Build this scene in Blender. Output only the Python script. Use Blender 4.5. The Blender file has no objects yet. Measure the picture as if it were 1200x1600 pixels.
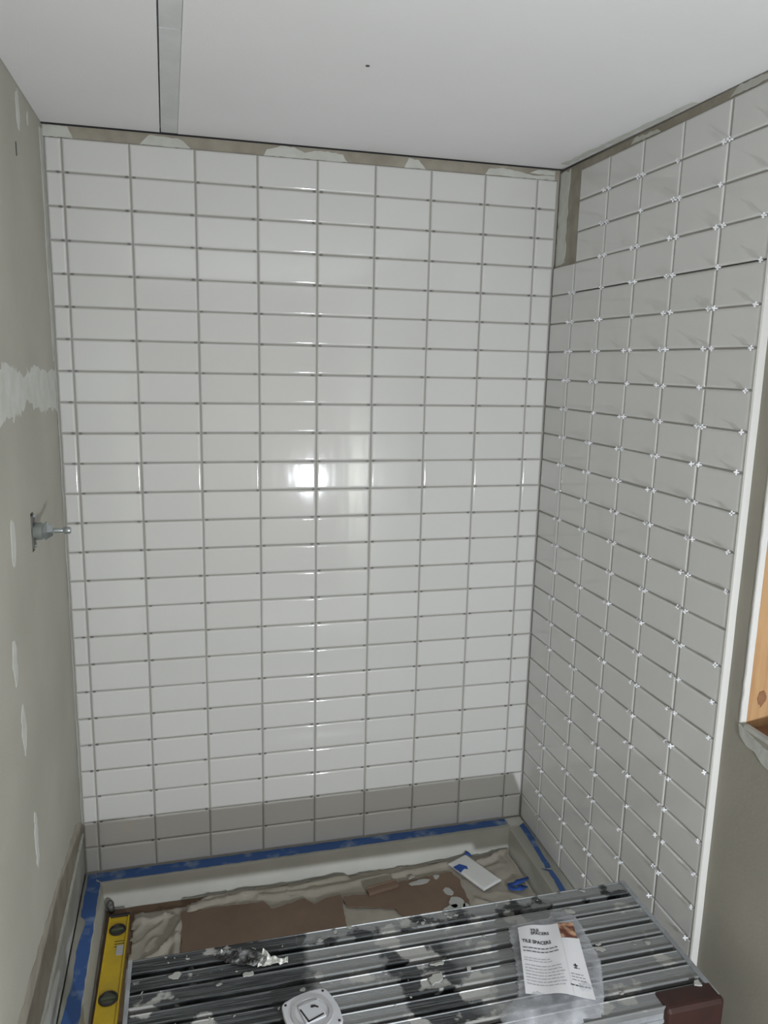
import bpy, bmesh, math, random
from mathutils import Vector, Matrix, noise
random.seed(7)
C = bpy.context.scene.collection
SC = bpy.context.scene

# ---------------------------------------------------------------- camera
cam_d = bpy.data.cameras.new('camera'); cam = bpy.data.objects.new('camera', cam_d); C.objects.link(cam)
cam_d.sensor_fit = 'VERTICAL'; cam_d.sensor_height = 36.0; cam_d.lens = 1201.0/1600.0*36.0
cam_d.clip_start = 0.02
cam.matrix_world = Matrix(((0.968854, 0.026254, -0.246238, 0.3116),
                           (-0.246703, 0.188487, -0.950584, -2.404),
                           (0.021456, 0.981725, 0.189093, 1.8106),
                           (0, 0, 0, 1)))
SC.camera = cam
# ---------------------------------------------------------------- world, light, exposure
wd = bpy.data.worlds.new('world'); SC.world = wd; wd.use_nodes = True
bgn = wd.node_tree.nodes['Background']
bgn.inputs['Color'].default_value = (0.75, 0.86, 1.0, 1); bgn.inputs['Strength'].default_value = 0.25
lamp_d = bpy.data.lights.new('work_light', 'POINT'); lamp = bpy.data.objects.new('work_light', lamp_d); C.objects.link(lamp)
lamp.location = (1.171, -3.0, 0.984); lamp_d.energy = 116; lamp_d.shadow_soft_size = 0.016
lamp_d.color = (0.885, 0.945, 1.0)
SC.view_settings.view_transform = 'Standard'; SC.view_settings.look = 'None'
SC.view_settings.gamma = 1.0; SC.view_settings.use_curve_mapping = False
SC.view_settings.exposure = 0.0


# ---------------------------------------------------------------- materials
def mat(name, col, rough=0.6, metal=0.0, spec=0.5, var=None, scale=8.0, bump=0.0, bscale=60.0, detail=4, thr=None, coord='Object', stretch=None):
    """principled; var = second colour mixed in by noise; thr=(a,b) hard edged patches"""
    m = bpy.data.materials.new(name); m.use_nodes = True
    nt = m.node_tree; b = nt.nodes['Principled BSDF']
    b.inputs['Base Color'].default_value = (*col, 1); b.inputs['Roughness'].default_value = rough
    b.inputs['Metallic'].default_value = metal; b.inputs['Specular IOR Level'].default_value = spec
    tc = nt.nodes.new('ShaderNodeTexCoord'); src = tc.outputs[coord]
    if stretch:
        mp = nt.nodes.new('ShaderNodeMapping'); mp.inputs['Scale'].default_value = stretch
        nt.links.new(src, mp.inputs['Vector']); src = mp.outputs['Vector']
    if var:
        n = nt.nodes.new('ShaderNodeTexNoise'); n.inputs['Scale'].default_value = scale; n.inputs['Detail'].default_value = detail
        nt.links.new(src, n.inputs['Vector'])
        r = nt.nodes.new('ShaderNodeMapRange'); a, c = thr or (0.35, 0.65)
        r.inputs['From Min'].default_value = a; r.inputs['From Max'].default_value = c
        nt.links.new(n.outputs['Fac'], r.inputs['Value'])
        mx = nt.nodes.new('ShaderNodeMix'); mx.data_type = 'RGBA'
        mx.inputs[6].default_value = (*col, 1); mx.inputs[7].default_value = (*var, 1)
        nt.links.new(r.outputs['Result'], mx.inputs[0]); nt.links.new(mx.outputs[2], b.inputs['Base Color'])
    if bump:
        n2 = nt.nodes.new('ShaderNodeTexNoise'); n2.inputs['Scale'].default_value = bscale; n2.inputs['Detail'].default_value = 3
        nt.links.new(src, n2.inputs['Vector'])
        bp = nt.nodes.new('ShaderNodeBump'); bp.inputs['Strength'].default_value = 1.0; bp.inputs['Distance'].default_value = bump
        nt.links.new(n2.outputs['Fac'], bp.inputs['Height']); nt.links.new(bp.outputs['Normal'], b.inputs['Normal'])
    return m

M = {}
M['tile'] = mat('glazed_white_tile', (0.80, 0.80, 0.79), 0.07, spec=0.6)
def tile_extra():                     # slow ripple of the glaze and a little difference from tile to tile
    nt = M['tile'].node_tree; b = nt.nodes['Principled BSDF']
    geo = nt.nodes.new('ShaderNodeNewGeometry')
    mp = nt.nodes.new('ShaderNodeMapping'); mp.inputs['Scale'].default_value = (1, 1, 0.35)
    n = nt.nodes.new('ShaderNodeTexNoise'); n.inputs['Scale'].default_value = 26; n.inputs['Detail'].default_value = 1
    bp = nt.nodes.new('ShaderNodeBump'); bp.inputs['Distance'].default_value = 0.00035
    nt.links.new(geo.outputs['Position'], mp.inputs['Vector']); nt.links.new(mp.outputs['Vector'], n.inputs['Vector'])
    nt.links.new(n.outputs['Fac'], bp.inputs['Height']); nt.links.new(bp.outputs['Normal'], b.inputs['Normal'])
    oi = nt.nodes.new('ShaderNodeObjectInfo'); mx = nt.nodes.new('ShaderNodeMix'); mx.data_type = 'RGBA'
    mx.inputs[6].default_value = (0.70, 0.70, 0.685, 1); mx.inputs[7].default_value = (0.735, 0.735, 0.725, 1)
    nt.links.new(oi.outputs['Random'], mx.inputs[0]); nt.links.new(mx.outputs[2], b.inputs['Base Color'])
tile_extra()
M['board'] = mat('grey_green_wallboard', (0.43, 0.42, 0.365), 0.85, spec=0.2, var=(0.49, 0.475, 0.42), scale=3, bump=0.0006, bscale=180)
M['backer'] = mat('tan_backer_board', (0.33, 0.30, 0.25), 0.9, spec=0.2, var=(0.42, 0.39, 0.33), scale=14, bump=0.001, bscale=90)
M['joint'] = mat('thinset_in_joints', (0.40, 0.385, 0.36), 0.9, spec=0.1)
M['mud'] = mat('dried_joint_compound', (0.66, 0.67, 0.63), 0.85, spec=0.2, var=(0.58, 0.59, 0.54), scale=20, bump=0.0008, bscale=60)
M['greymud'] = mat('grey_mortar_smear', (0.42, 0.42, 0.39), 0.85, spec=0.2, var=(0.55, 0.56, 0.53), scale=9, bump=0.002, bscale=50)
M['ceil'] = mat('ceiling_drywall', (0.88, 0.875, 0.885), 0.9, spec=0.2, var=(0.86, 0.855, 0.865), scale=3, bump=0.0003, bscale=200)
M['ceiltape'] = mat('ceiling_joint_strip', (0.73, 0.74, 0.74), 0.9, spec=0.2, var=(0.67, 0.68, 0.68), scale=12, bump=0.0006, bscale=90)
M['paint'] = mat('beige_painted_wall', (0.36, 0.34, 0.29), 0.7, spec=0.3, var=(0.32, 0.305, 0.26), scale=5, bump=0.0005, bscale=120)
M['dark'] = mat('dark_gap', (0.05, 0.045, 0.04), 0.9, spec=0.1)
M['floor'] = mat('bare_subfloor', (0.10, 0.085, 0.07), 0.85, var=(0.14, 0.12, 0.10), scale=4, bump=0.001)
M['pan'] = mat('white_acrylic_pan', (0.43, 0.425, 0.38), 0.4, var=(0.36, 0.355, 0.32), scale=5)
M['kraft'] = mat('brown_kraft_paper', (0.15, 0.105, 0.072), 0.85, spec=0.2, var=(0.15, 0.10, 0.07), scale=9, bump=0.0015, bscale=30)
M['card'] = mat('brown_cardboard', (0.20, 0.14, 0.10), 0.85, spec=0.2, var=(0.165, 0.115, 0.085), scale=7, bump=0.0008, bscale=60)
M['cloth'] = mat('beige_drop_cloth', (0.31, 0.285, 0.235), 0.9, spec=0.15, var=(0.38, 0.35, 0.30), scale=7, bump=0.001, bscale=240)
M['tape'] = mat('blue_painters_tape', (0.055, 0.125, 0.34), 0.6, spec=0.3, var=(0.34, 0.42, 0.50), scale=15, thr=(0.53, 0.74), bump=0.0006, bscale=70)
M['scrap'] = mat('blue_tape_scrap', (0.03, 0.085, 0.33), 0.6, spec=0.3, bump=0.0006, bscale=70)
M['spacer'] = mat('white_plastic_spacer', (0.86, 0.87, 0.90), 0.35)
M['greyspacer'] = mat('grey_spacer_stub', (0.20, 0.20, 0.19), 0.6)
M['edge'] = mat('white_edge_profile', (0.66, 0.655, 0.635), 0.5, bump=0.0008, bscale=60)
M['wood'] = mat('raw_pine', (0.52, 0.32, 0.16), 0.7, spec=0.25, var=(0.40, 0.21, 0.10), scale=5, stretch=(14, 14, 1.2), thr=(0.4, 0.75), detail=6)
M['darkwood'] = mat('dirty_pine_knots', (0.30, 0.15, 0.08), 0.8, spec=0.2, var=(0.12, 0.07, 0.05), scale=12)
M['yellow'] = mat('yellow_aluminium', (0.66, 0.46, 0.015), 0.45, var=(0.52, 0.36, 0.025), scale=12)
M['black'] = mat('black_rubber', (0.025, 0.02, 0.022), 0.5)
M['vial'] = mat('smoky_green_vial', (0.07, 0.08, 0.05), 0.15)
M['chrome'] = mat('dull_brass_and_chrome', (0.42, 0.46, 0.47), 0.32, metal=0.85)
M['darkmetal'] = mat('dark_cast_metal', (0.10, 0.10, 0.09), 0.5, metal=0.5)
M['brown'] = mat('rust_brown_plastic_cap', (0.040, 0.014, 0.011), 0.5, var=(0.03, 0.012, 0.01), scale=25)
M['rail'] = mat('scuffed_aluminium_rail', (0.42, 0.44, 0.47), 0.5, metal=0.4, var=(0.30, 0.31, 0.33), scale=20)
M['white_plastic'] = mat('off_white_plastic', (0.60, 0.61, 0.65), 0.4)
M['ring_plastic'] = mat('shaded_plastic_ring', (0.46, 0.46, 0.48), 0.5)
M['paper'] = mat('white_label_paper', (0.86, 0.86, 0.90), 0.6)
M['ink'] = mat('black_print', (0.03, 0.03, 0.035), 0.7)
M['greyink'] = mat('grey_small_print', (0.22, 0.23, 0.26), 0.7)
M['photo'] = mat('printed_hands_photo', (0.62, 0.38, 0.24), 0.6, var=(0.16, 0.05, 0.03), scale=45, thr=(0.42, 0.58), detail=1)
M['foil'] = mat('shiny_crumpled_film', (0.30, 0.31, 0.32), 0.22, metal=0.5, var=(0.05, 0.05, 0.05), scale=40, thr=(0.42, 0.55))
M['foilwhite'] = mat('pale_film_end', (0.75, 0.76, 0.72), 0.35)
M['concrete_dab'] = mat('pale_mortar_crumbs', (0.42, 0.42, 0.40), 0.85)
M['leg'] = mat('aluminium_leg', (0.45, 0.46, 0.47), 0.45, metal=0.6)

def slat_material():
    m = bpy.data.materials.new('worn_ribbed_aluminium_painted_shadow'); m.use_nodes = True
    nt = m.node_tree; b = nt.nodes['Principled BSDF']; N = nt.nodes.new; L = nt.links.new
    tc = N('ShaderNodeTexCoord'); sep = N('ShaderNodeSeparateXYZ'); L(tc.outputs['Object'], sep.inputs[0])
    def math_(op, a, b_=None, clamp=False):
        n = N('ShaderNodeMath'); n.operation = op; n.use_clamp = clamp
        for i, v in enumerate((a, b_)):
            if v is None: continue
            if isinstance(v, (int, float)): n.inputs[i].default_value = v
            else: L(v, n.inputs[i])
        return n.outputs[0]
    def rng(v, a, b_):
        n = N('ShaderNodeMapRange'); n.inputs['From Min'].default_value = a; n.inputs['From Max'].default_value = b_; L(v, n.inputs['Value']); return n.outputs['Result']
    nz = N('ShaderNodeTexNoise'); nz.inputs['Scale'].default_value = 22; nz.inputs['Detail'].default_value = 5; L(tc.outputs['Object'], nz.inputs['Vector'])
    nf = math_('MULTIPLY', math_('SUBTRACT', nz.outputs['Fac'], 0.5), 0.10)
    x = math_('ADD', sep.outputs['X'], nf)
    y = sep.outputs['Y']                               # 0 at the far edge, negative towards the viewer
    # cast shadow painted dark left of x=.37 and in a patch around x=.62
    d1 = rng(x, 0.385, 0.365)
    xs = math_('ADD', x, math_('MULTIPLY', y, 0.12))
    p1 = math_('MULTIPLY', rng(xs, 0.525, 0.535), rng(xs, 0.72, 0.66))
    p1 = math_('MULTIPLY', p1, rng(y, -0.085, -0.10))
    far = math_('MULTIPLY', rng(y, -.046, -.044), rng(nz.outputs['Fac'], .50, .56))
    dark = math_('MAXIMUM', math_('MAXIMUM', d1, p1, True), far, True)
    # brushed streaks
    mp = N('ShaderNodeMapping'); mp.inputs['Scale'].default_value = (3, 260, 1); L(tc.outputs['Object'], mp.inputs['Vector'])
    st = N('ShaderNodeTexNoise'); st.inputs['Scale'].default_value = 3; st.inputs['Detail'].default_value = 3; L(mp.outputs['Vector'], st.inputs['Vector'])
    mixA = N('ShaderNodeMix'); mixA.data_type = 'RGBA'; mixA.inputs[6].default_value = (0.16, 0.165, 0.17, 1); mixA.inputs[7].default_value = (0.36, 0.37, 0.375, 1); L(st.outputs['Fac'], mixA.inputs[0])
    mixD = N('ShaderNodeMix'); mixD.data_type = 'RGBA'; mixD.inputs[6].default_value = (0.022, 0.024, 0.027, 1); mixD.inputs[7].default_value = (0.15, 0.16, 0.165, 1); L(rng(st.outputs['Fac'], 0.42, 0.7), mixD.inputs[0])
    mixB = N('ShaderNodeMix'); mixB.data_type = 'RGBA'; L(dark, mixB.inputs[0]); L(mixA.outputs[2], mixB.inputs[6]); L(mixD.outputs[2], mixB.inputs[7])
    # dried mortar smears, most of them in the middle
    n2 = N('ShaderNodeTexNoise'); n2.inputs['Scale'].default_value = 13; n2.inputs['Detail'].default_value = 6; L(tc.outputs['Object'], n2.inputs['Vector'])
    mid = math_('MULTIPLY', rng(x, 0.50, 0.62), rng(x, 0.92, 0.8))
    sm = rng(math_('ADD', n2.outputs['Fac'], math_('MULTIPLY', mid, 0.07)), 0.61, 0.645)
    mixC = N('ShaderNodeMix'); mixC.data_type = 'RGBA'; L(sm, mixC.inputs[0]); L(mixB.outputs[2], mixC.inputs[6]); mixC.inputs[7].default_value = (0.42, 0.42, 0.41, 1)
    L(mixC.outputs[2], b.inputs['Base Color'])
    b.inputs['Metallic'].default_value = 0.35; b.inputs['Roughness'].default_value = 0.42
    return m
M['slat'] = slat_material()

def film_material():
    m = bpy.data.materials.new('thin_clear_plastic_film'); m.use_nodes = True
    nt = m.node_tree; out = nt.nodes['Material Output']; b = nt.nodes['Principled BSDF']
    b.inputs['Base Color'].default_value = (0.72, 0.74, 0.80, 1); b.inputs['Roughness'].default_value = 0.25
    tr = nt.nodes.new('ShaderNodeBsdfTransparent'); mx = nt.nodes.new('ShaderNodeMixShader')
    tc = nt.nodes.new('ShaderNodeTexCoord'); n = nt.nodes.new('ShaderNodeTexNoise'); n.inputs['Scale'].default_value = 25; n.inputs['Detail'].default_value = 5
    r = nt.nodes.new('ShaderNodeMapRange'); r.inputs['From Min'].default_value = 0.35; r.inputs['From Max'].default_value = 0.7
    r.inputs['To Min'].default_value = 0.12; r.inputs['To Max'].default_value = 0.45
    nt.links.new(tc.outputs['Object'], n.inputs['Vector']); nt.links.new(n.outputs['Fac'], r.inputs['Value'])
    nt.links.new(r.outputs['Result'], mx.inputs[0]); nt.links.new(tr.outputs[0], mx.inputs[1]); nt.links.new(b.outputs[0], mx.inputs[2])
    nt.links.new(mx.outputs[0], out.inputs['Surface'])
    return m
M['film'] = film_material()
def glass_material():
    m = bpy.data.materials.new('window_glass'); m.use_nodes = True
    b = m.node_tree.nodes['Principled BSDF']; b.inputs['Transmission Weight'].default_value = 1.0
    b.inputs['Roughness'].default_value = 0.02; b.inputs['Base Color'].default_value = (0.9, 0.95, 0.95, 1)
    return m
M['glass'] = glass_material()

# ---------------------------------------------------------------- helpers
def mesh(name, vs, fs, smooth=False):
    me = bpy.data.meshes.new(name); me.from_pydata([tuple(v) for v in vs], [], fs); me.update()
    if smooth: me.polygons.foreach_set('use_smooth', [True]*len(me.polygons))
    return me
def link(name, me, m, parent=None, loc=(0, 0, 0), rot=(0, 0, 0)):
    if m and not me.materials: me.materials.append(M[m])
    o = bpy.data.objects.new(name, me); C.objects.link(o); o.location = loc; o.rotation_euler = rot
    if parent: o.parent = parent
    return o
class MB:
    def __init__(s): s.v = []; s.f = []
    def box(s, x0, x1, y0, y1, z0, z1, T=None):
        x0, x1 = sorted((x0, x1)); y0, y1 = sorted((y0, y1)); z0, z1 = sorted((z0, z1))
        n = len(s.v); p = [Vector((x, y, z)) for z in (z0, z1) for y in (y0, y1) for x in (x0, x1)]
        if T: p = [T @ q for q in p]
        s.v += p
        s.f += [tuple(n+i for i in q) for q in ((0, 2, 3, 1), (4, 5, 7, 6), (0, 1, 5, 4), (2, 6, 7, 3), (0, 4, 6, 2), (1, 3, 7, 5))]
        return s
    def lathe(s, prof, axis='x', seg=20, o=(0, 0, 0), caps=True):
        n = len(s.v)
        for a, r in prof:
            for k in range(seg):
                t = 2*math.pi*k/seg; c, d = r*math.cos(t), r*math.sin(t)
                p = {'x': (a, c, d), 'y': (c, a, d), 'z': (c, d, a)}[axis]
                s.v.append(Vector(p)+Vector(o))
        for i in range(len(prof)-1):
            for k in range(seg):
                a0 = n+i*seg+k; a1 = n+i*seg+(k+1) % seg
                s.f.append((a0, a1, a1+seg, a0+seg))
        if caps:
            s.f.append(tuple(n+k for k in range(seg))[::-1]); s.f.append(tuple(n+(len(prof)-1)*seg+k for k in range(seg)))
        return s
    def prism(s, pts, z0, z1, T=None):
        n = len(s.v); k = len(pts)
        p = [Vector((a, b, z0)) for a, b in pts]+[Vector((a, b, z1)) for a, b in pts]
        if T: p = [T @ q for q in p]
        s.v += p
        s.f += [tuple(range(n+k-1, n-1, -1)), tuple(range(n+k, n+2*k))]+[(n+i, n+(i+1) % k, n+k+(i+1) % k, n+k+i) for i in range(k)]
        return s
    def build(s, name, m, parent=None, loc=(0, 0, 0), rot=(0, 0, 0), smooth=False, bevel=0, seg=2):
        me = mesh(name, s.v, s.f)
        bm = bmesh.new(); bm.from_mesh(me); bmesh.ops.recalc_face_normals(bm, faces=bm.faces)
        if bevel: bmesh.ops.bevel(bm, geom=[e for e in bm.edges if e.calc_face_angle(0) > 0.6], offset=bevel, segments=seg, profile=0.5, affect='EDGES', clamp_overlap=True)
        bm.to_mesh(me); bm.free()
        if smooth:
            me.polygons.foreach_set('use_smooth', [True]*len(me.polygons)); me.set_sharp_from_angle(angle=math.radians(40))
        return link(name, me, m, parent, loc, rot)
def tag(o, label=None, cat=None, group=None, kind=None):
    if label: o['label'] = label
    if cat: o['category'] = cat
    if group: o['group'] = group
    if kind: o['kind'] = kind
    return o
def struct(o, label=None, cat=None): return tag(o, label, cat, kind='structure')
def empty(name, loc=(0, 0, 0), rz=0):
    o = bpy.data.objects.new(name, None); C.objects.link(o); o.location = loc; o.rotation_euler = (0, 0, rz); o.empty_display_size = 0.05
    return o
def rag(pts, amp, step, seed=0, closed=True):
    """subdivide an outline and roughen it"""
    out = []; n = len(pts)
    for i in range(n if closed else n-1):
        a = Vector(pts[i]); b = Vector(pts[(i+1) % n]); L = (b-a).length; k = max(1, int(L/step))
        for j in range(k):
            p = a.lerp(b, j/k)
            d = Vector((noise.noise((p.x/step*.9, p.y/step*.9, seed)), noise.noise((p.x/step*.9, p.y/step*.9, seed+9.3))))
            out.append(tuple(p+d*amp*2))
    return out
BACK = Matrix(((1, 0, 0, 0), (0, 0, -1, 0.008), (0, 1, 0, 0), (0, 0, 0, 1)))           # (x,z) drawn on the back board, thickness towards the viewer
def RIGHT(x): return Matrix(((0, 0, -1, x), (1, 0, 0, 0), (0, 1, 0, 0), (0, 0, 0, 1)))  # (y,z) on the right wall
def LEFT(x): return Matrix(((0, 0, 1, x), (1, 0, 0, 0), (0, 1, 0, 0), (0, 0, 0, 1)))    # (y,z) on the left wall
def blob(name, pts, T, m, parent, th=0.0012, amp=0.004, step=0.012, seed=0):
    return MB().prism(rag(pts, amp, step, seed), 0, th, T).build(name, m, parent)
def ell(cy, cz, ry, rz, k=14): return [(cy+ry*math.cos(2*math.pi*i/k), cz+rz*math.sin(2*math.pi*i/k)) for i in range(k)]

# ---------------------------------------------------------------- room dimensions
XL, XR, XB = -0.050, 1.487, 1.5035          # left wall, face of the right tiles, face of the right wall beyond them
PX, PZ, ZT = 0.17716, 0.08979, 2.400       # column pitch, row pitch, top of the tiling
G = 0.0042                                 # open joints
YR = [0.0, -0.148, -0.3178, -0.4875, -0.6573, -0.827, -0.985]
YF = -3.75

floor = struct(MB().box(-0.2, 1.75, YF-.1, 0.2, -0.06, 0).build('floor', 'floor'))
# ceiling: dark backing, hung drywall boards with open seams
def zc(y): return 2.434+0.012*y
ceiling = struct(MB().box(-0.2, 1.75, YF-.1, 0.2, 2.462, 2.52).build('ceiling', 'floor'))
def panel(name, pts, m, th=0.012, dz=0.0):
    v = [(x, y, zc(y)+dz) for x, y in pts]+[(x, y, zc(y)+dz+th) for x, y in pts]; k = len(pts)
    b = MB(); b.v = [Vector(q) for q in v]; b.f = [tuple(range(k))[::-1], tuple(range(k, 2*k))]+[(i, (i+1) % k, k+(i+1) % k, k+i) for i in range(k)]
    return b.build(name, m, ceiling)
s0, s1 = 0.262, 0.262+0.0226*3.7
t0, t1 = 0.309, 0.309+0.0185*3.7
panel('drywall_panel', [(XL+.001, -0.002), (s0-.0012, -0.002), (s1-.0012, YF), (XL+.001, YF)], 'ceil')
panel('drywall_panel', [(t0+.0006, -0.002), (XB-.001, -0.002), (XB-.001, YF), (t1+.0006, YF)], 'ceil')
def sx(y): return s0+0.0226*-y
def tx(y): return t0+0.0185*-y
panel('joint_strip', [(sx(0)+.002, -0.002), (tx(0), -0.002), (tx(.0-.742), -.742), (sx(-.743)+.002, -.743)], 'ceiltape', dz=0.001)
panel('joint_strip', [(sx(-.750)+.002, -.750), (tx(-.747), -.747), (tx(YF), YF), (sx(YF)+.002, YF)], 'ceiltape', dz=0.0016)
panel('seam_backing', [(s0-.02, -0.002), (t0+.02, -0.002), (t1+.02, YF), (s1-.02, YF)], 'ceiltape', th=.002, dz=.0136)
MB().lathe([(0, .0045), (.002, .0045)], 'z', 10, (0.701, -0.682, zc(-.682)-.0015)).build('screw_head', 'darkmetal', ceiling)
# skim of compound along the right edge of the ceiling
def smear_c(pts, seed):
    v = rag(pts, .004, .03, seed); T = Matrix(((1, 0, 0, 0), (0, 1, 0, 0), (0, .012, -1, 2.4342), (0, 0, 0, 1)))
    return MB().prism(v, 0, .001, T).build('joint_compound_smear', 'mud', ceiling)
smear_c([(1.462, -.06), (1.486, -.06), (1.49, -.7), (1.474, -.7)], 3)

# ---------------------------------------------------------------- back wall with its tiles
wall_back = struct(MB().box(-0.2, 1.75, 0.008, 0.12, 0, 2.4315).build('wall_back', 'backer'))
MB().box(-0.046, 1.492, 0.0036, 0.0085, 0.150, 2.3975).build('thinset_bed', 'joint', wall_back)
TT = 0.0072                                  # tile thickness
def tile_mesh(w, h, t=TT):
    rings = [(0, 0.0), (0, t-.0030), (.0010, t-.0014), (.0032, t-.0004), (.0058, t), (.0064, t)]
    v = []; f = []
    for ins, d in rings:
        a, b = w/2-ins, h/2-ins
        v += [(-a, -d, -b), (a, -d, -b), (a, -d, b), (-a, -d, b)]
    for i in range(len(rings)-1):
        for k in range(4): f.append((4*i+k, 4*i+(k+1) % 4, 4*i+4+(k+1) % 4, 4*i+4+k))
    n = 4*(len(rings)-1); f.append((n, n+1, n+2, n+3))
    me = mesh('tile', v, f, True)
    for p in me.polygons:
        if p.index >= len(f)-1: p.use_smooth = True
    # keep the four corners crisp, the pillow soft
    for e in me.edges:
        a, b = e.vertices
        if abs(a-b) == 4: e.use_edge_sharp = True
    return me
def tiles(parent, cols, rows, place, rz, jit=0.0016):
    cache = {}
    for (a, b, r0) in cols:
        w = abs(b-a)-G; key = round(w, 4)
        if key not in cache: cache[key] = tile_mesh(w, PZ-G)
        for r in range(r0, rows):
            zc_ = ZT-(r+.5)*PZ
            o = link('tile', cache[key], 'tile', parent, place((a+b)/2, zc_))
            o.rotation_euler = (random.gauss(0, jit), random.gauss(0, jit*.35), rz+random.gauss(0, jit))
cols = [(-0.0445, 0.0, 0)]+[(k*PX, (k+1)*PX, 0) for k in range(8)]+[(8*PX, XR-.0005, 0)]
tiles(wall_back, cols, 25, lambda x, z: (x+random.gauss(0, .0003), TT-.0002, z+random.gauss(0, .0003)), 0)
b = MB()                                      # little spacer stubs left in the horizontal joints, flush with the tiles
for r in range(1, 25):
    for k in range(0, 9):
        for s in (-1, 1):
            if random.random() < .15: continue
            x = k*PX+s*(.010+random.uniform(-.002, .003)); z = ZT-r*PZ
            b.box(x-.004, x+.004, -.0004, .005, z-.0019, z+.0019)
tag(b.build('tile_spacers_in_joints', 'greyspacer', wall_back), kind='stuff')
# compound daubed on the board above the tiles
for i, pts in enumerate([[(-.046, 2.400), (.030, 2.400), (.018, 2.429), (-.046, 2.429)],
                         [(.205, 2.400), (.345, 2.400), (.315, 2.424), (.23, 2.427)],
                         [(.55, 2.400), (.80, 2.400), (.785, 2.420), (.72, 2.428), (.67, 2.417), (.64, 2.429), (.60, 2.430), (.56, 2.415)],
                         [(.975, 2.400), (1.045, 2.400), (1.02, 2.426), (.99, 2.428)],
                         [(1.24, 2.400), (1.478, 2.400), (1.478, 2.413), (1.40, 2.410), (1.30, 2.424), (1.25, 2.418)],
                         [(1.39, 2.416), (1.478, 2.414), (1.478, 2.428), (1.42, 2.428)]]):
    blob('joint_compound_patch', pts, BACK, 'mud', wall_back, .0015, .0016, .010, i)
blob('joint_compound_patch', [(-.0495, .16), (-.0465, .16), (-.0462, 2.42), (-.0495, 2.42)], BACK, 'greymud', wall_back, .004, .0006, .03, 8)

# ---------------------------------------------------------------- right wall
wr = MB()
wr.box(XB, XB+.012, -1.046, .008, 0, 2.43)                 # drywall before the window (the tiles' backer sits on it)
wr.box(XB, XB+.012, -1.75, -1.046, 0, 1.035)
wr.box(XB, XB+.012, -1.75, -1.046, 2.05, 2.43)
wr.box(XB, XB+.012, YF, -1.75, 0, 2.43)
wall_right = struct(wr.build('wall_right', 'paint'))
MB().box(1.4955, XB, -0.984, .008, 0.0, 2.422).build('backer_board', 'backer', wall_right)
MB().box(1.4908, 1.496, -0.984, -0.002, 0.150, ZT-4*PZ+.002).box(1.4908, 1.496, -0.984, -0.150, ZT-4*PZ, 2.3975).build('thinset_bed', 'joint', wall_right)
tiles(wall_right, [(YR[i], YR[i+1], 3 if i == 0 else 0) for i in range(6)], 25,
      lambda y, z: (XR+TT, y+random.gauss(0, .0004), z+random.gauss(0, .0003)), -math.pi/2, 0.0020)
# white cross spacers standing out of the joints
sp = MB().box(-.0120, .003, -.0014, .0014, -.0016, .0016).box(-.0078, -.0046, -.0014, .0014, -.0060, .0060)
sp_me = mesh('tile_spacer', sp.v, sp.f)
for r in range(1, 25):
    for k in range(1, 7):
        if k == 1 and r < 4: continue
        for s in ((-1, 1) if k < 6 else (1,)):
            if random.random() < .06: continue
            y = YR[k]+s*(.013+random.uniform(-.003, .003)); z = ZT-r*PZ
            link('tile_spacer', sp_me, 'spacer', wall_right, (XR+random.uniform(-.001, .003), y, z), (random.uniform(-.4, .4), random.uniform(-.15, .15), random.uniform(-.25, .25)))
# white profile covering the cut edge of the tiling
eb = MB(); prof = [(XB+.0005, -.9855), (XR+.0002, -.9855), (XR-.0012, -.9885), (XR+.0006, -.9925), (XR+.003, -.9935), (XB+.0005, -.9950)]
n = 60
for i in range(n+1):
    z = .12+i*(2.41-.12)/n; j = noise.noise((z*9, 0, 0))*.0012
    eb.v += [Vector((x, y+(j if q > 2 else 0), z)) for q, (x, y) in enumerate(prof)]
K = len(prof)
for i in range(n):
    for k in range(K): eb.f.append((i*K+k, i*K+(k+1) % K, (i+1)*K+(k+1) % K, (i+1)*K+k))
eb.f += [tuple(range(K)), tuple(range(n*K, n*K+K))]
edge = struct(eb.build('trim_1', 'edge', smooth=True))
for i, pts in enumerate([[(-.41, 2.404), (-.55, 2.402), (-.53, 2.413), (-.47, 2.416), (-.42, 2.418)],
                         [(-.81, 2.404), (-.98, 2.404), (-.98, 2.418), (-.83, 2.421)]]):
    blob('joint_compound_patch', pts, RIGHT(1.4957), 'mud', wall_right, .002, .003, .01, 20+i)
blob('joint_compound_patch', [(-.002, 2.135), (-.062, 2.135), (-.058, 2.30), (-.070, 2.418), (-.002, 2.418)], RIGHT(1.4957), 'mud', wall_right, .0015, .005, .015, 31)
blob('joint_compound_patch', [(-1.044, 1.030), (-1.050, 1.008), (-1.075, .992), (-1.10, .994), (-1.125, .976), (-1.16, .974), (-1.20, .985), (-1.30, .990), (-1.45, .98), (-1.60, .99), (-1.60, 1.018), (-1.45, 1.014), (-1.30, 1.016), (-1.16, 1.010), (-1.09, 1.020)], RIGHT(XB+.0002), 'greymud', wall_right, .003, .002, .014, 40)

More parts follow.
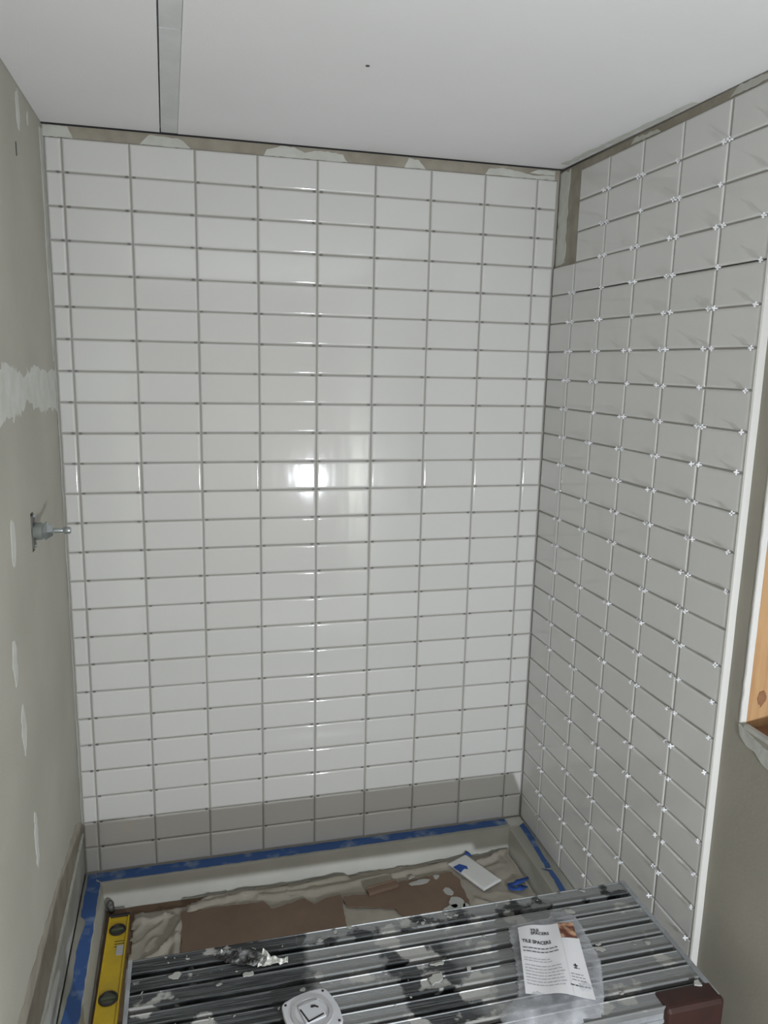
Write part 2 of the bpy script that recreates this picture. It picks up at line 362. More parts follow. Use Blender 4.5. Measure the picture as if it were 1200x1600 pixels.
# window opening: drywall edge bead, pine framing, sash
window_1 = struct(MB().box(XB+.012, XB+.105, -1.050, -1.02, .99, 2.09).build('window_1', 'wood'))
MB().box(XB+.012, XB+.105, -1.79, -1.752, .99, 2.09).build('jamb', 'wood', window_1)
MB().box(XB+.012, XB+.105, -1.752, -1.058, .99, 1.026).build('rough_sill', 'darkwood', window_1)
MB().box(XB+.012, XB+.105, -1.752, -1.058, 2.05, 2.09).build('header', 'wood', window_1)
cb = MB(); n = 44
for i in range(n+1):
    z = 1.035+i*(2.05-1.035)/n; j = noise.noise((z*30, 3, 0))*.0015; k_ = noise.noise((z*45, 7, 0))*.001
    cb.v += [Vector(q) for q in ((XB-.0010+k_, -1.0415+j, z), (XB-.0010+k_, -1.0455, z), (XB+.0125, -1.0495-.3*j, z), (XB+.0125, -1.0415, z))]
for i in range(n):
    for k in range(4): cb.f.append((i*4+k, i*4+(k+1) % 4, i*4+4+(k+1) % 4, i*4+4+k))
cb.f += [(0, 1, 2, 3), (n*4, n*4+1, n*4+2, n*4+3)]
cb.build('corner_bead', 'edge', window_1)
MB().box(XB-.001, XB+.012, -1.752, -1.058, 1.026, 1.0355).build('broken_drywall_edge', 'greymud', window_1)
fr = MB().box(XB+.075, XB+.10, -1.10, -1.06, 1.026, 2.05).box(XB+.075, XB+.10, -1.75, -1.71, 1.026, 2.05).box(XB+.075, XB+.10, -1.71, -1.10, 1.026, 1.07).box(XB+.075, XB+.10, -1.71, -1.10, 2.01, 2.05)
fr.build('sash', 'edge', window_1)
MB().box(XB+.085, XB+.089, -1.71, -1.10, 1.07, 2.01).build('pane', 'glass', window_1)
blob('knot', ell(-.03, 0, .012, .018), Matrix(((1, 0, 0, XB+.075), (0, 0, -1, -1.0501), (0, 1, 0, 1.09), (0, 0, 0, 1))), 'darkwood', window_1, .0012, .006, .008, 51)
# outer wall face around the window so no sky leaks in
MB().box(XB+.105, XB+.125, -1.02, .12, 0, 2.46).box(XB+.105, XB+.125, YF, -1.79, 0, 2.46).box(XB+.105, XB+.125, -1.79, -1.02, 0, .99).box(XB+.105, XB+.125, -1.79, -1.02, 2.09, 2.46).build('sheathing', 'wood', wall_right)

# ---------------------------------------------------------------- left wall
hy0, hy1, hz0, hz1 = -.478, -.443, 1.352, 1.446
wl = MB()
wl.box(XL-.012, XL, YF, hy0, 0, 2.435).box(XL-.012, XL, hy1, .008, 0, 2.435).box(XL-.012, XL, hy0, hy1, 0, hz0).box(XL-.012, XL, hy0, hy1, hz1, 2.435)
wall_left = struct(wl.build('wall_left', 'board'))
MB().box(XL-.07, XL-.05, YF, .12, 0, 2.46).build('sheathing', 'dark', wall_left)
LW = LEFT(XL)
blob('joint_compound_band', [(-.002, 1.775), (-.144, 1.772), (-.30, 1.79), (-.45, 1.765), (-.62, 1.795), (-.707, 1.78), (-.80, 1.83), (-1.2, 1.84), (-2.2, 1.84), (-2.2, 1.60), (-1.2, 1.60), (-.80, 1.62), (-.72, 1.675), (-.50, 1.685), (-.42, 1.71), (-.30, 1.675), (-.13, 1.668), (-.002, 1.66)], LW, 'mud', wall_left, .0012, .010, .016, 60)
for i, (cy, cz, ry, rz) in enumerate([(-.612, 2.135, .026, .042), (-.315, 2.372, .018, .045), (-.195, 2.39, .012, .018), (-.678, 1.420, .020, .052), (-.738, 1.180, .022, .048), (-.700, 1.008, .020, .058), (-.655, .712, .016, .070), (-1.3, 2.1, .03, .04), (-1.3, 1.3, .03, .04), (-1.3, .8, .03, .05)]):
    blob('joint_compound_patch', ell(cy, cz, ry, rz), LW, 'mud', wall_left, .0012, .006, .012, 70+i)
MB().box(XL, XL+.0015, -.368, -.362, 2.262, 2.292).build('screw_head', 'darkmetal', wall_left)
# bare strip of backer along the bottom, grey bed with a ridge under it
blob('bare_backer_strip', [(-.002, .300), (-.002, .350), (-.11, .400), (-.34, .428), (-.59, .460), (-.94, .490), (-1.3, .50), (-1.3, .300)], LW, 'backer', wall_left, .0012, .006, .03, 81)
blob('grey_mortar_bed', [(-.002, .160), (-.002, .300), (-1.3, .306), (-1.3, .02), (-.82, .02), (-.82, .158)], LW, 'greymud', wall_left, .003, .003, .03, 82)
blob('compound_ridge', [(-.002, .294), (-.002, .303), (-1.3, .312), (-1.3, .298)], LW, 'mud', wall_left, .007, .003, .015, 83)
blob('joint_compound_band', [(-.001, 1.8), (-.001, 2.42), (-.028, 2.42), (-.022, 2.2), (-.026, 2.05), (-.014, 1.9), (-.012, 1.8)], LW, 'mud', wall_left, .0012, .004, .02, 84)

# wall behind the viewer
struct(MB().box(-.2, 1.75, YF-.12, YF, 0, 2.45).build('wall_front', 'kraft'))

# ---------------------------------------------------------------- shower base
def rect(x0, x1, y0, y1, z): return [Vector((x0, y0, z)), Vector((x1, y0, z)), Vector((x1, y1, z)), Vector((x0, y1, z))]
pb = MB()
for q in (rect(-.046, 1.4945, -.815, .0055, 0), rect(-.046, 1.4945, -.815, .0055, .152), rect(.009, 1.420, -.755, -.054, .152), rect(.020, 1.412, -.748, -.076, .066)): pb.v += q
pb.f = [tuple(range(4))]+[(4*i+k, 4*i+(k+1) % 4, 4*i+4+(k+1) % 4, 4*i+4+k) for i in range(3) for k in range(4)]+[(12, 13, 14, 15)]
pan = pb.build('shower_pan', 'pan', smooth=True, bevel=.005, seg=3)
tag(pan, 'off-white rectangular shower pan with a raised ledge below the tiled walls', 'shower pan')
MB().prism(rag([(1.425, -.004), (1.484, -.004), (1.484, -.040), (1.462, -.058), (1.424, -.056)], .004, .01, 90), .152, .1555).build('mortar_dab', 'mud', pan)

def strip(name, pts, seed, label, grp=None, z=.1521, amp=.0015):
    o = MB().prism(rag(pts, amp, .02, seed), z, z+.0011).build(name, 'tape')
    return tag(o, label, 'tape', grp)
strip('masking_tape', [(-.012, -.003), (1.424, -.003), (1.422, -.036), (1.10, -.041), (.70, -.043), (.30, -.047), (.008, -.048), (-.010, -.03)], 91, 'long blue masking tape strip along the back ledge under the tiles')
strip('masking_tape', [(-.036, -.004), (-.013, -.004), (-.009, -.045), (.005, -.052), (.006, -.30), (.0075, -.60), (.0075, -.80), (-.040, -.80), (-.036, -.60), (-.026, -.45), (-.030, -.33), (-.020, -.24), (-.022, -.22), (-.036, -.20)], 92, 'blue masking tape strip running down the left ledge beside the level')
strip('masking_tape', [(1.461, -.044), (1.483, -.040), (1.484, -.12), (1.470, -.22), (1.468, -.300), (1.448, -.300), (1.456, -.20), (1.460, -.12)], 93, 'blue masking tape strip on the right ledge, reaching the back corner', z=.1523)
strip('masking_tape', [(1.430, -.300), (1.462, -.315), (1.464, -.36), (1.457, -.44), (1.455, -.60), (1.438, -.60), (1.436, -.44), (1.447, -.36), (1.448, -.318)], 94, 'torn thin blue masking tape strip on right ledge nearest the platform', z=.1536)

# ---------------------------------------------------------------- things lying in the base
kp = MB().prism(rag([(.022, -.079), (1.408, -.079), (1.405, -.744), (.024, -.744)], .0015, .03, 100), .0665, .0675).build('kraft_paper', 'kraft')
tag(kp, 'dark brown paper lining the floor of the shower base, showing left of the cloth', 'paper')

FOLDS = [([(.235, -.34), (.245, -.24), (.27, -.170), (.33, -.128), (.46, -.112), (.62, -.115), (.80, -.10)], .012, .014),
         ([(.20, -.30), (.25, -.22), (.285, -.15), (.33, -.105), (.40, -.098)], .010, .010),
         ([(.12, -.155), (.17, -.165), (.21, -.15), (.235, -.165)], .010, .009),
         ([(.14, -.34), (.20, -.30), (.25, -.26)], .007, .010),
         ([(.16, -.42), (.22, -.38), (.26, -.37)], .006, .008),
         ([(1.41, -.085), (1.375, -.085), (1.33, -.112), (1.27, -.128)], .014, .009),
         ([(.50, -.135), (.70, -.14), (.90, -.125), (1.10, -.11), (1.25, -.10)], .009, .012),
         ([(.60, -.155), (.66, -.165), (.70, -.155)], .006, .008),
         ([(1.395, -.10), (1.398, -.25), (1.392, -.42), (1.398, -.6)], .012, .008),
         ([(1.20, -.30), (1.26, -.34), (1.34, -.36)], .005, .01),
         ([(.84, -.36), (.88, -.31), (.90, -.26)], .006, .01)]
def segd(p, a, b):
    ab = (b[0]-a[0], b[1]-a[1]); t = ((p[0]-a[0])*ab[0]+(p[1]-a[1])*ab[1])/(ab[0]**2+ab[1]**2); t = max(0, min(1, t))
    return math.hypot(p[0]-a[0]-t*ab[0], p[1]-a[1]-t*ab[1])
def cloth_h(x, y):
    crd = 0.0 if ((.258 < x < .775 and y < -.158) or (.79 < x < 1.18 and y < -.165)) else 1.0
    h = .0715+.0015*noise.noise((x*9, y*9, 1))+.0004*noise.noise((x*40, y*40, 3))
    for pl, hh, w in FOLDS:
        d = min(segd((x, y), pl[i], pl[i+1]) for i in range(len(pl)-1))
        if d < w*3.2: h += 1.25*hh*crd*math.exp(-(d/(w*.8))**2)
    r = 1-abs(noise.noise((x*9+2.5*noise.noise((x*5, y*5, 8)), y*11+x*4, 5)))*6.5
    calm = 1.0 if y > -.15 or x < .25 else (.25 if x < 1.17 else .6)
    h += .0055*crd*max(0, r)**1.5*calm
    return h
nx, ny = 210, 96
x0, x1, y0, y1 = .098, 1.409, -.742, -.080
vs = []; ok = []
for j in range(ny+1):
    for i in range(nx+1):
        x = x0+(x1-x0)*i/nx; y = y0+(y1-y0)*j/ny
        vs.append((x, y, cloth_h(x, y)))
fs = []
for j in range(ny):
    for i in range(nx):
        x = x0+(x1-x0)*(i+.5)/nx; y = y0+(y1-y0)*(j+.5)/ny
        wob = .008*noise.noise((x*20, y*20, 4))
        top = -.122 if x < .27 else (-.122+(x-.27)*.55 if x < .34 else -.082)
        if y > top+wob*.6: continue
        if x < .108+wob+(.02*math.exp(-((y+.50)/.1)**2)): continue
        a = j*(nx+1)+i; fs.append((a, a+1, a+nx+2, a+nx+1))
bm = bmesh.new(); me = mesh('drop_cloth', vs, fs, True); bm.from_mesh(me)
bmesh.ops.delete(bm, geom=[v for v in bm.verts if not v.link_faces], context='VERTS'); bm.to_mesh(me); bm.free()
cloth = link('drop_cloth', me, 'cloth'); sm = cloth.modifiers.new('thickness', 'SOLIDIFY'); sm.thickness = .0012; sm.offset = -1
tag(cloth, 'wrinkled beige canvas drop cloth spread over the shower base floor', 'drop cloth')

zcb = .0775
ca = MB().prism(rag([(.255, -.151), (.40, -.158), (.521, -.165), (.538, -.205), (.62, -.185), (.646, -.178), (.676, -.21), (.72, -.19), (.768, -.185), (.760, -.28), (.747, -.60), (.256, -.60)], .0025, .015, 110), zcb, zcb+.003).build('cardboard_sheet', 'card')
tag(ca, 'large flat brown cardboard sheet on the drop cloth left of centre', 'cardboard')
cbd = MB().prism(rag([(.7725, -.195), (.858, -.206), (.913, -.196), (.977, -.166), (1.163, -.153), (1.178, -.20), (1.172, -.303), (1.168, -.50), (1.0, -.50), (.965, -.365), (.926, -.290), (.85, -.262), (.7725, -.245)], .004, .015, 111), zcb, zcb+.003).build('cardboard_sheet', 'kraft')
cbd.data.materials.clear(); cbd.data.materials.append(M['card'])
tag(cbd, 'torn brown cardboard piece with white crumbs beside the loose tile', 'cardboard')
sb = MB().box(-.055, .055, -.012, .012, 0, .012).box(-.055, .055, .008, .012, .012, .019).build('folded_cardboard_strip', 'card', None, (.908, -.193, zcb+.0034), (0, 0, .20), bevel=.001)
tag(sb, 'small folded brown cardboard strip at the edge of the torn cardboard', 'cardboard')
mc = MB()
for (px, py, rx, ry, a, sd) in [(1.04, -.185, .038, .010, .1, 1), (1.105, -.170, .010, .012, 0, 2), (1.12, -.25, .014, .02, .5, 3), (1.13, -.31, .026, .03, .2, 4), (1.10, -.33, .03, .012, .4, 5), (1.155, -.33, .012, .012, 0, 6), (1.02, -.155, .012, .004, .2, 7)]:
    T = Matrix.Translation((px, py, 0)) @ Matrix.Rotation(a, 4, 'Z')
    mc.prism(rag(ell(0, 0, rx, ry), .003, .008, sd), zcb+.003, zcb+.0055, T)
tag(mc.build('mortar_crumbs', 'concrete_dab'), 'pale dried mortar crumbs scattered on the torn cardboard piece', 'mortar', kind='stuff')

# spare tile with a bit of tape
lt = empty('loose_tile', (1.240, -.180, .0826), math.radians(-65.5))
tag(lt, 'loose white rectangular tile lying on the drop cloth with blue tape on it', 'tile')
tm = tile_mesh(.173, .0856, .007); tm.transform(Matrix.Rotation(-math.pi/2, 4, 'X')); tm.transform(Matrix.Rotation(math.radians(0), 4, 'Z'))
link('tile_body', tm, 'tile', lt)
MB().prism(rag([(-.058, -.045), (-.022, -.046), (-.030, -.020), (-.020, -.012), (-.034, -.004), (-.058, -.016)], .0012, .006, 120), .0071, .0085).build('tape_scrap', 'scrap', lt)
def ribbon(name, path, w, label, loc, seed=0):
    b = MB(); n = len(path)
    for i, (x, y, z) in enumerate(path):
        a = Vector(path[max(0, i-1)]); c = Vector(path[min(n-1, i+1)]); t = (c-a).normalized(); s = Vector((-t.y, t.x, 0)).normalized()
        ww = w*(.7+.5*abs(noise.noise((i*.7, seed, 0)))*2)*(1 if 0 < i < n-1 else .4); tw = noise.noise((i*.5, seed+4, 0))*1.4
        d = s*math.cos(tw)*ww+Vector((0, 0, abs(math.sin(tw))*ww))
        p = Vector((x, y, z)); b.v += [p-d*.5+Vector((0, 0, .001)), p+d*.5+Vector((0, 0, .001))]
    b.v = [Vector((v.x, v.y, max(v.z, .0006))) for v in b.v]
    for i in range(n-1): b.f.append((2*i, 2*i+1, 2*i+3, 2*i+2))
    o = link(name, mesh(name, b.v, b.f, True), 'scrap', None, loc); m_ = o.modifiers.new('t', 'SOLIDIFY'); m_.thickness = .0012
    return tag(o, label, 'tape')
pth = [(.062, .025, .004), (.04, .015, .006), (.02, .008, .008), (0, .002, .006), (-.018, .004, .003), (-.02, -.012, .004), (-.006, -.024, .006), (.012, -.026, .008), (.028, -.016, .006), (.022, -.006, .004), (.004, -.012, .007)]
ribbon('tape_scrap', pth, .022, 'crumpled blue tape scrap curled on the cloth near the right ledge', (1.352, -.270, .078), 3)
tb = ribbon('tape_scrap', [(-.012, 0, .003), (-.004, .004, .008), (.004, 0, .006), (.01, -.006, .002)], .018, 'tiny balled blue tape scrap behind the loose tile', (1.250, -.088, .083), 8)
# dark wad in the corner
def lump(name, r, m, loc, label, cat, amp=.35, sc=(1, 1, 1)):
    bm = bmesh.new(); bmesh.ops.create_icosphere(bm, subdivisions=3, radius=r)
    for v in bm.verts:
        v.co *= 1+amp*noise.noise(v.co/r*1.3); v.co = Vector((v.co.x*sc[0], v.co.y*sc[1], v.co.z*sc[2]))
    zmin = min(v.co.z for v in bm.verts)
    for v in bm.verts: v.co.z -= zmin
    me = bpy.data.meshes.new(name); bm.to_mesh(me); bm.free(); me.polygons.foreach_set('use_smooth', [True]*len(me.polygons))
    o = link(name, me, m, None, loc); return tag(o, label, cat)
lump('rag_wad', .014, 'darkmetal', (.038, -.094, .0676), 'small dark rag wad in the back left corner of the base', 'rag', sc=(.9, .9, 1.6))

# spirit level
lv = empty('spirit_level', (.0675, -.142, .0676), math.radians(-0.8))
tag(lv, 'yellow spirit level lying flat along the left side of the shower base', 'spirit level')
W = .0305; LL = .60
body = MB().box(-W, W, -LL, 0, .004, .018)
body.build('body', 'yellow', lv, bevel=.0008)
for s in (-1, 1): MB().box(s*W, s*(W-.0045), -LL, 0, 0, .022).build('flange', 'yellow', lv, bevel=.0008)
for yy in (0, -LL-.012): MB().box(-W-.001, W+.001, yy, yy+.012, -.0000, .0235).build('end_cap', 'black', lv, bevel=.002)
def ringpart(yc, r, mname='black'):
    v = MB().lathe([(.0175, r), (.0215, r), (.0225, r*.96), (.0225, r*.82), (.0190, r*.78)], 'z', 28, (0, yc, 0), caps=False).build('vial_housing', mname, lv, smooth=True)
    MB().lathe([(.0175, r*.80), (.0192, r*.80)], 'z', 24, (0, yc, 0)).build('vial_window', 'vial', v)
    MB().lathe([(-r*.7, .004), (r*.7, .004)], 'x', 12, (0, yc, .0205)).build('vial_tube', 'vial', v)
ringpart(-.058, .0245); ringpart(-.325, .026)
hs = MB()
for i in range(3): hs.box(-.004, W-.006, -.108-i*.011, -.1055-i*.011, .018, .0186)
hs.build('printed_marks', 'black', lv)
MB().box(.004, .024, -.165, -.125, .018, .0195).build('centre_vial', 'ring_plastic', lv, bevel=.001)

# ---------------------------------------------------------------- shower valve on the left wall
vv = empty('shower_valve', (XL, -.460, 1.400))
tag(vv, 'grey metal shower valve stub poking out of a hole in the left wall', 'shower valve')
MB().box(-.004, .003, -.0165, .0165, -.040, .040).build('mounting_plate', 'darkmetal', vv, bevel=.002)
MB().lathe([(.002, .020), (.006, .021), (.022, .021), (.024, .0185), (.027, .0185)], 'x', 24).build('valve_body', 'chrome', vv, smooth=True)
MB().lathe([(.027, .0225), (.031, .0225), (.034, .019), (.045, .012), (.047, .008)], 'x', 6).build('bonnet_nut', 'chrome', vv)
MB().lathe([(.046, .0062), (.070, .0055), (.071, .0050)], 'x', 16).build('stem', 'chrome', vv, smooth=True)
MB().lathe([(.068, .0070), (.071, .0085), (.082, .0085), (.085, .0065)], 'x', 16).build('stem_tip', 'chrome', vv, smooth=True)
for z in (.036, -.036): MB().lathe([(.002, .0055), (.006, .005), (.0075, .003)], 'x', 12, (0, .004, z)).build('screw', 'chrome', vv, smooth=True)

# ---------------------------------------------------------------- work platform
PXO, PYO, H = .158, -.857, .520
wp = empty('work_platform', (PXO, PYO, 0))
tag(wp, 'low aluminium work platform with a ribbed splattered top standing before the shower base', 'work platform')
PL = 1.212; PW = .376
bounds = [0, -.044, -.091, -.138, -.184, -.229, -.276, -.322, -PW]
GA = {round(-q*1000): (.011 if i_ % 2 else .0065) for i_, q in enumerate(bounds)}
def slat(a, b, first, last):
    w = a-b; g = 0 if first else GA[round(-a*1000)]
    y0_, y1_ = a-g, b+(.0015 if not last else 0)
    prof = [(y0_, H-.012), (y0_, H-.001), (y0_-.0012, H), (y0_-.003, H), (y0_-.0038, H-.0016)]
    n = 9; u0, u1 = y0_-.0045, y1_+.0065
    for i in range(n):
        t0_ = u0+(u1-u0)*i/n; t1_ = u0+(u1-u0)*(i+.5)/n
        prof += [(t0_, H-.0020), (t1_, H-.0012)]
    prof += [(u1, H-.0020), (y1_+.0052, H-.0008), (y1_+.0040, H+.0010), (y1_+.0018, H+.0012), (y1_+.0004, H+.0002), (y1_, H-.002), (y1_, H-.012)]
    b_ = MB(); k = len(prof)
    for x in (.008, PL-.012): b_.v += [Vector((x, y, z)) for y, z in prof]
    b_.f = [(i, (i+1) % k, k+(i+1) % k, k+i) for i in range(k)]+[tuple(range(k)), tuple(range(k, 2*k))]
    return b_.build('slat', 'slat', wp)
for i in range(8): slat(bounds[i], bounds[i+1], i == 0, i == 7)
MB().box(.006, PL-.006, -PW, -PW+.003, H-.060, H-.0125).box(.006, PL-.006, -PW-.003, -PW+.001, H-.034, H-.026).build('front_apron', 'rail', wp)
MB().box(.006, PL-.006, -.002, -.022, H-.045, H-.0125).box(.006, PL-.006, -.03, -PW+.03, H-.034, H-.030).build('under_channel', 'dark', wp)
MB().box(0, .009, -PW+.002, .0005, H-.05, H+.0015).build('end_rail', 'rail', wp, bevel=.0015)
MB().box(PL-.0125, PL, -PW+.002, .0005, H-.05, H+.0025).build('end_rail', 'rail', wp, bevel=.0015)
def cap(xa, xb):
    MB().box(xa, xb, -PW-.012, -.333, H-.075, H+.0030).build('corner_cap', 'brown', wp, bevel=.010, seg=3)
cap(PL-.135, PL+.004); cap(-.006, .098)
for sx_, xx in ((-1, .010), (1, PL-.012)):
    for y_ in (-.022, -PW+.022):
        sgn = 1 if y_ > -.1 else -1
        T = Matrix(((1, 0, sx_*-.08, 0), (0, 1, sgn*-.02, 0), (0, 0, 1, 0), (0, 0, 0, 1)))
        lg = MB(); x_, yy = xx+sx_*.042, y_+sgn*.008
        lg.box(x_-.012, x_+.012, yy-.020, yy+.020, .012, H-.016, T).build('leg', 'leg', wp)
        MB().box(x_-.015, x_+.015, yy-.023, yy+.023, 0, .02, T).build('foot', 'black', wp)
    for zr in (.16, .33):
        x_ = xx+sx_*(.042-.08*zr)
        MB().box(x_-.014, x_+.014, -PW+.026, -.026, zr-.006, zr+.006).build('rung', 'leg', wp)
# dried splatter on the top
mc = MB(); rs = random.Random(5)
spots = [(.725-PXO+.56*0, 0, 0)]
def dab(x, y, rx, ry, a, sd, h=.0016):
    T = Matrix.Translation((x, y, 0)) @ Matrix.Rotation(a, 4, 'Z')
    mc.prism(rag(ell(0, 0, rx, ry, 9), .003, .005, sd), H+.0002, H+h, T)
for i in range(60):
    x = rs.uniform(.02, 1.16); y = -rs.choice([rs.uniform(.004, .035), rs.uniform(.02, .33)]); r = rs.choice([.0012, .0015, .002, .0025, .004])
    dab(x, y, r*rs.uniform(1, 2), r, rs.uniform(-.4, .4), i)
dab(.10, -.066, .013, .009, .2, 70, .0022); dab(.252, -.098, .012, .006, .1, 71, .003); dab(.64, -.20, .020, .010, .6, 72, .004); dab(.655, -.16, .016, .004, .1, 73, .003)
dab(1.02, -.075, .014, .007, -.5, 74); dab(1.03, -.20, .015, .006, -.4, 75); dab(1.0, -.165, .008, .005, 0, 76); dab(1.183, -.338, .008, .007, 0, 77, .006)
tag(mc.build('mortar_spatter', 'concrete_dab', wp), kind='stuff')

# crumpled film scrap near the far edge of the platform
cf = empty('plastic_scrap', (.345, -.885, H+.0035), math.radians(-22))
tag(cf, 'crumpled strip of shiny plastic film with a pale pointed end on the platform', 'plastic scrap')
def crumple(name, nx_, ny_, L_, Wf, m, off, seed, hh):
    v = []; f = []
    for i in range(nx_+1):
        for j in range(ny_+1):
            u = i/nx_; t = j/ny_-.5; w = Wf(u)
            z = hh*(.5+noise.noise((u*9, t*5, seed)))*(.4+.9*abs(noise.noise((u*17, t*11, seed+2)))*2)
            v.append((off+u*L_+.003*noise.noise((u*12, t*12, seed+5)), t*w+.006*noise.noise((u*5, 0, seed+7)), max(.0003, z)))
    for i in range(nx_):
        for j in range(ny_):
            a = i*(ny_+1)+j; f.append((a, a+ny_+1, a+ny_+2, a+1))
    o = link(name, mesh(name, v, f), m, cf); s_ = o.modifiers.new('t', 'SOLIDIFY'); s_.thickness = .0004; s_.offset = 1
    return o
crumple('film', 26, 8, .115, lambda u: .030+.016*math.sin(u*math.pi), 'foil', 0, 1, .009)
crumple('pale_end', 12, 6, .062, lambda u: .040*(1-u)**.8+.002, 'foilwhite', .100, 6, .011)

# square plastic plate
pl = empty('plastic_cover_plate', (.525, -1.094, H+.0015), math.radians(14))
tag(pl, 'off-white square plastic cover plate with raised ring and dark slots lying on the platform', 'cover plate')
def rsq(h, r, bulge=0, k=6):
    out = []
    for cx, cy, a0 in ((h-r, h-r, 0), (-h+r, h-r, 90), (-h+r, -h+r, 180), (h-r, -h+r, 270)):
        for i in range(k+1):
            a = math.radians(a0+90*i/k); out.append((cx+r*math.cos(a), cy+r*math.sin(a)))
    o2 = []
    for i, p in enumerate(out):
        q = out[(i+1) % len(out)]; o2.append(p)
        if math.dist(p, q) > .02:
            for t in (.25, .5, .75):
                m_ = Vector(p).lerp(Vector(q), t); o2.append(tuple(m_*(1+bulge*math.sin(math.pi*t))))
    return o2
MB().prism(rsq(.0505, .016, .09), 0, .010).build('plate', 'white_plastic', pl, bevel=.002)
MB().lathe([(.010, .043), (.0125, .042), (.0125, .0345), (.0105, .033)], 'z', 36, caps=False).build('raised_ring', 'ring_plastic', pl, smooth=True)
MB().prism(rsq(.0225, .004), .010, .0145).build('centre_boss', 'white_plastic', pl, bevel=.0012)
TS = Matrix.Rotation(math.radians(8), 4, 'Z')
MB().box(-.020, -.0165, -.019, .016, .0145, .0150, TS).box(-.020, .016, -.020, -.0165, .0145, .0150, TS).build('dark_slot', 'black', pl)
MB().prism([(.000, .010), (.004, .014), (.010, .012), (.016, .004), (.014, .002), (.008, .007), (.003, .007)], .0145, .0151).build('dark_slot', 'black', pl)
for a, b_ in ((-1, -1), (-1, 1), (1, -1), (1, 1)): MB().lathe([(.0100, .0028), (.0106, .0028)], 'z', 12, (a*.041, b_*.041, 0)).build('screw_hole', 'black', pl)

# bag of tile spacers
bag = empty('spacer_bag', (1.04, -1.09, H+.001))
tag(bag, 'clear plastic bag of tile spacers with a white printed label on the platform', 'plastic bag')
outline = [(1.010, -.950), (1.060, -.945), (1.115, -.944), (1.131, -.925), (1.165, -.930), (1.180, -.950), (1.182, -.985), (1.176, -1.03), (1.170, -1.09), (1.135, -1.165), (1.100, -1.225), (1.03, -1.232), (.95, -1.226), (.888, -1.212), (.893, -1.185), (.905, -1.165), (.935, -1.150), (.955, -1.135), (.972, -1.09), (.990, -1.03), (1.000, -.985)]
outline = [(x-1.04, y+1.09) for x, y in outline]
def inside(p, poly):
    c = False; n = len(poly)
    for i in range(n):
        a, b = poly[i], poly[i-1]
        if (a[1] > p[1]) != (b[1] > p[1]) and p[0] < (b[0]-a[0])*(p[1]-a[1])/(b[1]-a[1])+a[0]: c = not c
    return c
def dist_poly(p, poly): return min(segd(p, poly[i-1], poly[i]) for i in range(len(poly)))
def bag_h(x, y):
    d = dist_poly((x, y), outline) if inside((x, y), outline) else 0
    e = min(1, d/.03); low = .006+.014*max(0, min(1, (-.02-y)/.06))
    return (math.sqrt(e)*low)*(1+.35*noise.noise((x*22, y*22, 3)))+.0022*e*(1-abs(noise.noise((x*55, y*45, 6)))*2)
def sheet(name, m, fz, n_=70, smooth=True):
    xs0, xs1 = min(p[0] for p in outline), max(p[0] for p in outline); ys0, ys1 = min(p[1] for p in outline), max(p[1] for p in outline)
    v = []; f = []
    for j in range(n_+1):
        for i in range(n_+1):
            x = xs0+(xs1-xs0)*i/n_; y = ys0+(ys1-ys0)*j/n_; v.append((x, y, fz(x, y)))
    for j in range(n_):
        for i in range(n_):
            if inside((xs0+(xs1-xs0)*(i+.5)/n_, ys0+(ys1-ys0)*(j+.5)/n_), outline):
                a = j*(n_+1)+i; f.append((a, a+1, a+n_+2, a+n_+1))
    me = mesh(name, v, f, smooth); bm = bmesh.new(); bm.from_mesh(me)
    bmesh.ops.delete(bm, geom=[q for q in bm.verts if not q.link_faces], context='VERTS'); bm.to_mesh(me); bm.free()
    return link(name, me, m, bag)
sheet('bag_front', 'film', lambda x, y: bag_h(x, y)+.0022)
sheet('bag_back', 'film', lambda x, y: .0016)
# label: bilinear patch lying on the bag
Q = [Vector((1.022-1.04, -.975+1.09)), Vector((1.158-1.04, -.990+1.09)), Vector((1.092-1.04, -1.205+1.09)), Vector((.958-1.04, -1.158+1.09))]
def lab(u, v, lift=0):
    p = Q[0].lerp(Q[1], u).lerp(Q[3].lerp(Q[2], u), v)
    z = .0225+.006*math.sin(u*math.pi)*(.5+.5*v)+.003*math.sin(u*9+v*3)*(1-abs(u-.4))-.012*max(0, .25-v)
    return Vector((p.x, p.y, z+lift))
def labgrid(name, u0, u1, v0, v1, m, lift, n_=12, skew=None):
    vs_ = []; fs_ = []
    for j in range(n_+1):
        for i in range(n_+1):
            u = u0+(u1-u0)*i/n_; v = v0+(v1-v0)*j/n_
            vs_.append(lab(u, v, lift))
    for j in range(n_):
        for i in range(n_):
            a = j*(n_+1)+i; fs_.append((a, a+n_+1, a+n_+2, a+1))
    return link(name, mesh(name, vs_, fs_, True), m, bag)
label = labgrid('label', 0, .70, 0, 1, 'paper', 0)
labgrid('label_fold', .70, 1.0, .24, 1, 'paper', .0004)
labgrid('label_photo', .70, .97, .0, .235, 'photo', .0003)
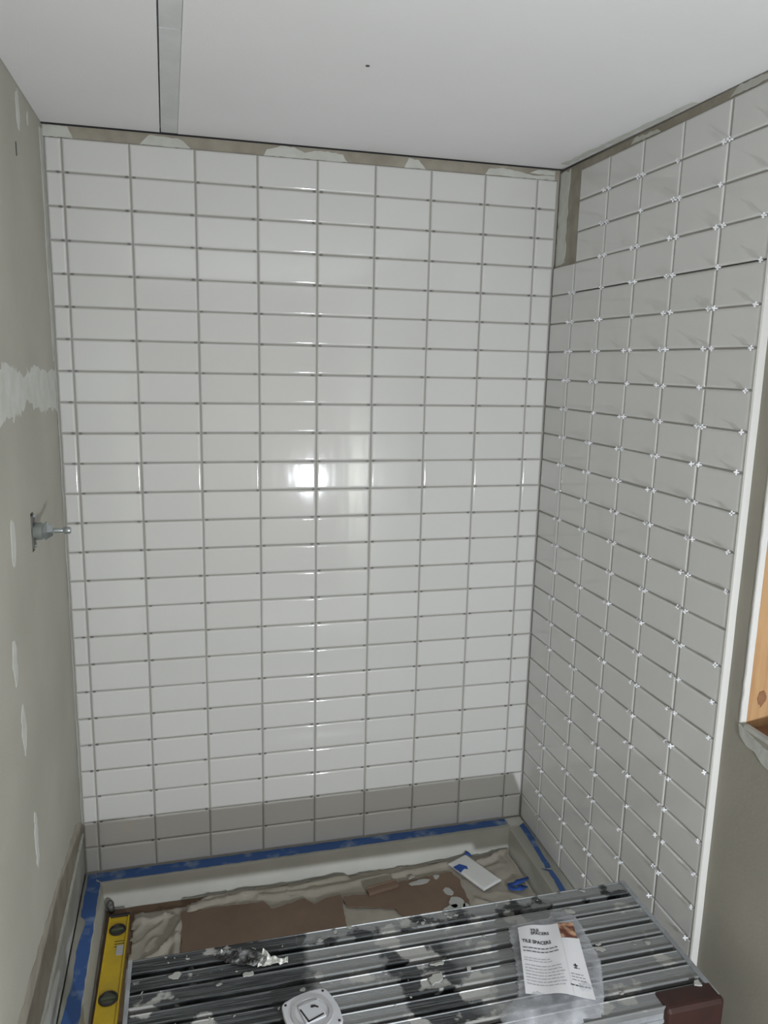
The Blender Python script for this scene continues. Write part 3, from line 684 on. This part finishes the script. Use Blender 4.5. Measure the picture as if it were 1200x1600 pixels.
def text(s, u, v, hgt, m, bold=0, shear=0, wave=0, stretch=1.0):
    """lettering laid on the label; u,v = left end of the base line, hgt in label height"""
    cu = bpy.data.curves.new('t', 'FONT'); cu.body = s; cu.size = 1; cu.offset = bold; cu.resolution_u = 2
    ob = bpy.data.objects.new('t', cu); C.objects.link(ob); bpy.context.view_layer.update()
    me = bpy.data.meshes.new_from_object(ob.evaluated_get(bpy.context.evaluated_depsgraph_get()))
    bpy.data.objects.remove(ob)
    k = hgt/.7; asp = .18/.135
    for q in me.vertices:
        uu = u+q.co.x*k*asp*stretch; vv_ = v-q.co.y*k+wave*math.sin((uu-.05)/.65*math.pi)
        q.co = lab(uu, vv_, .0009)
    me.materials.clear()
    return link('lettering', me, m, bag)
text('TILE', .20, .115, .042, 'ink', .03); text('SPACERS', .20, .165, .042, 'ink', .03)
text('TILE SPACERS', .04, .27, .048, 'ink', .03, wave=.045, stretch=.86)
def dashes(u0, u1, v, h, m, seed, wave=0.03):
    r = random.Random(seed); b_ = MB(); u = u0
    while u < u1-.01:
        w = min(r.uniform(.03, .085), u1-u); n_ = 3; base = len(b_.v)
        for i in range(n_+1):
            uu = u+w*i/n_; dv = wave*math.sin((uu-.05)/.65*math.pi)
            b_.v += [lab(uu, v+dv, .0008), lab(uu, v+dv+h, .0008)]
        for i in range(n_): b_.f.append((base+2*i, base+2*i+1, base+2*i+3, base+2*i+2))
        u += w+.012
    link('small_print', mesh('small_print', b_.v, b_.f), m, bag)
for i, v in enumerate((.345, .395)): dashes(.04, .62, v, .012, 'ink', i)
for i, v in enumerate((.50, .535)): dashes(.04, .45+.02*i, v, .006, 'greyink', 10+i)
for i in range(7): dashes(.04, .60+.02*(i % 3), .60+i*.043, .007, 'greyink', 20+i)
for i in range(3): dashes(.72, .93, .72+i*.038, .009, 'greyink', 40+i, 0)
dashes(.68, .97, .86, .014, 'ink', 50, 0)
text('+', .79, .645, .06, 'ink', .05)
dashes(.79, .875, .64, .012, 'ink', 61, 0)
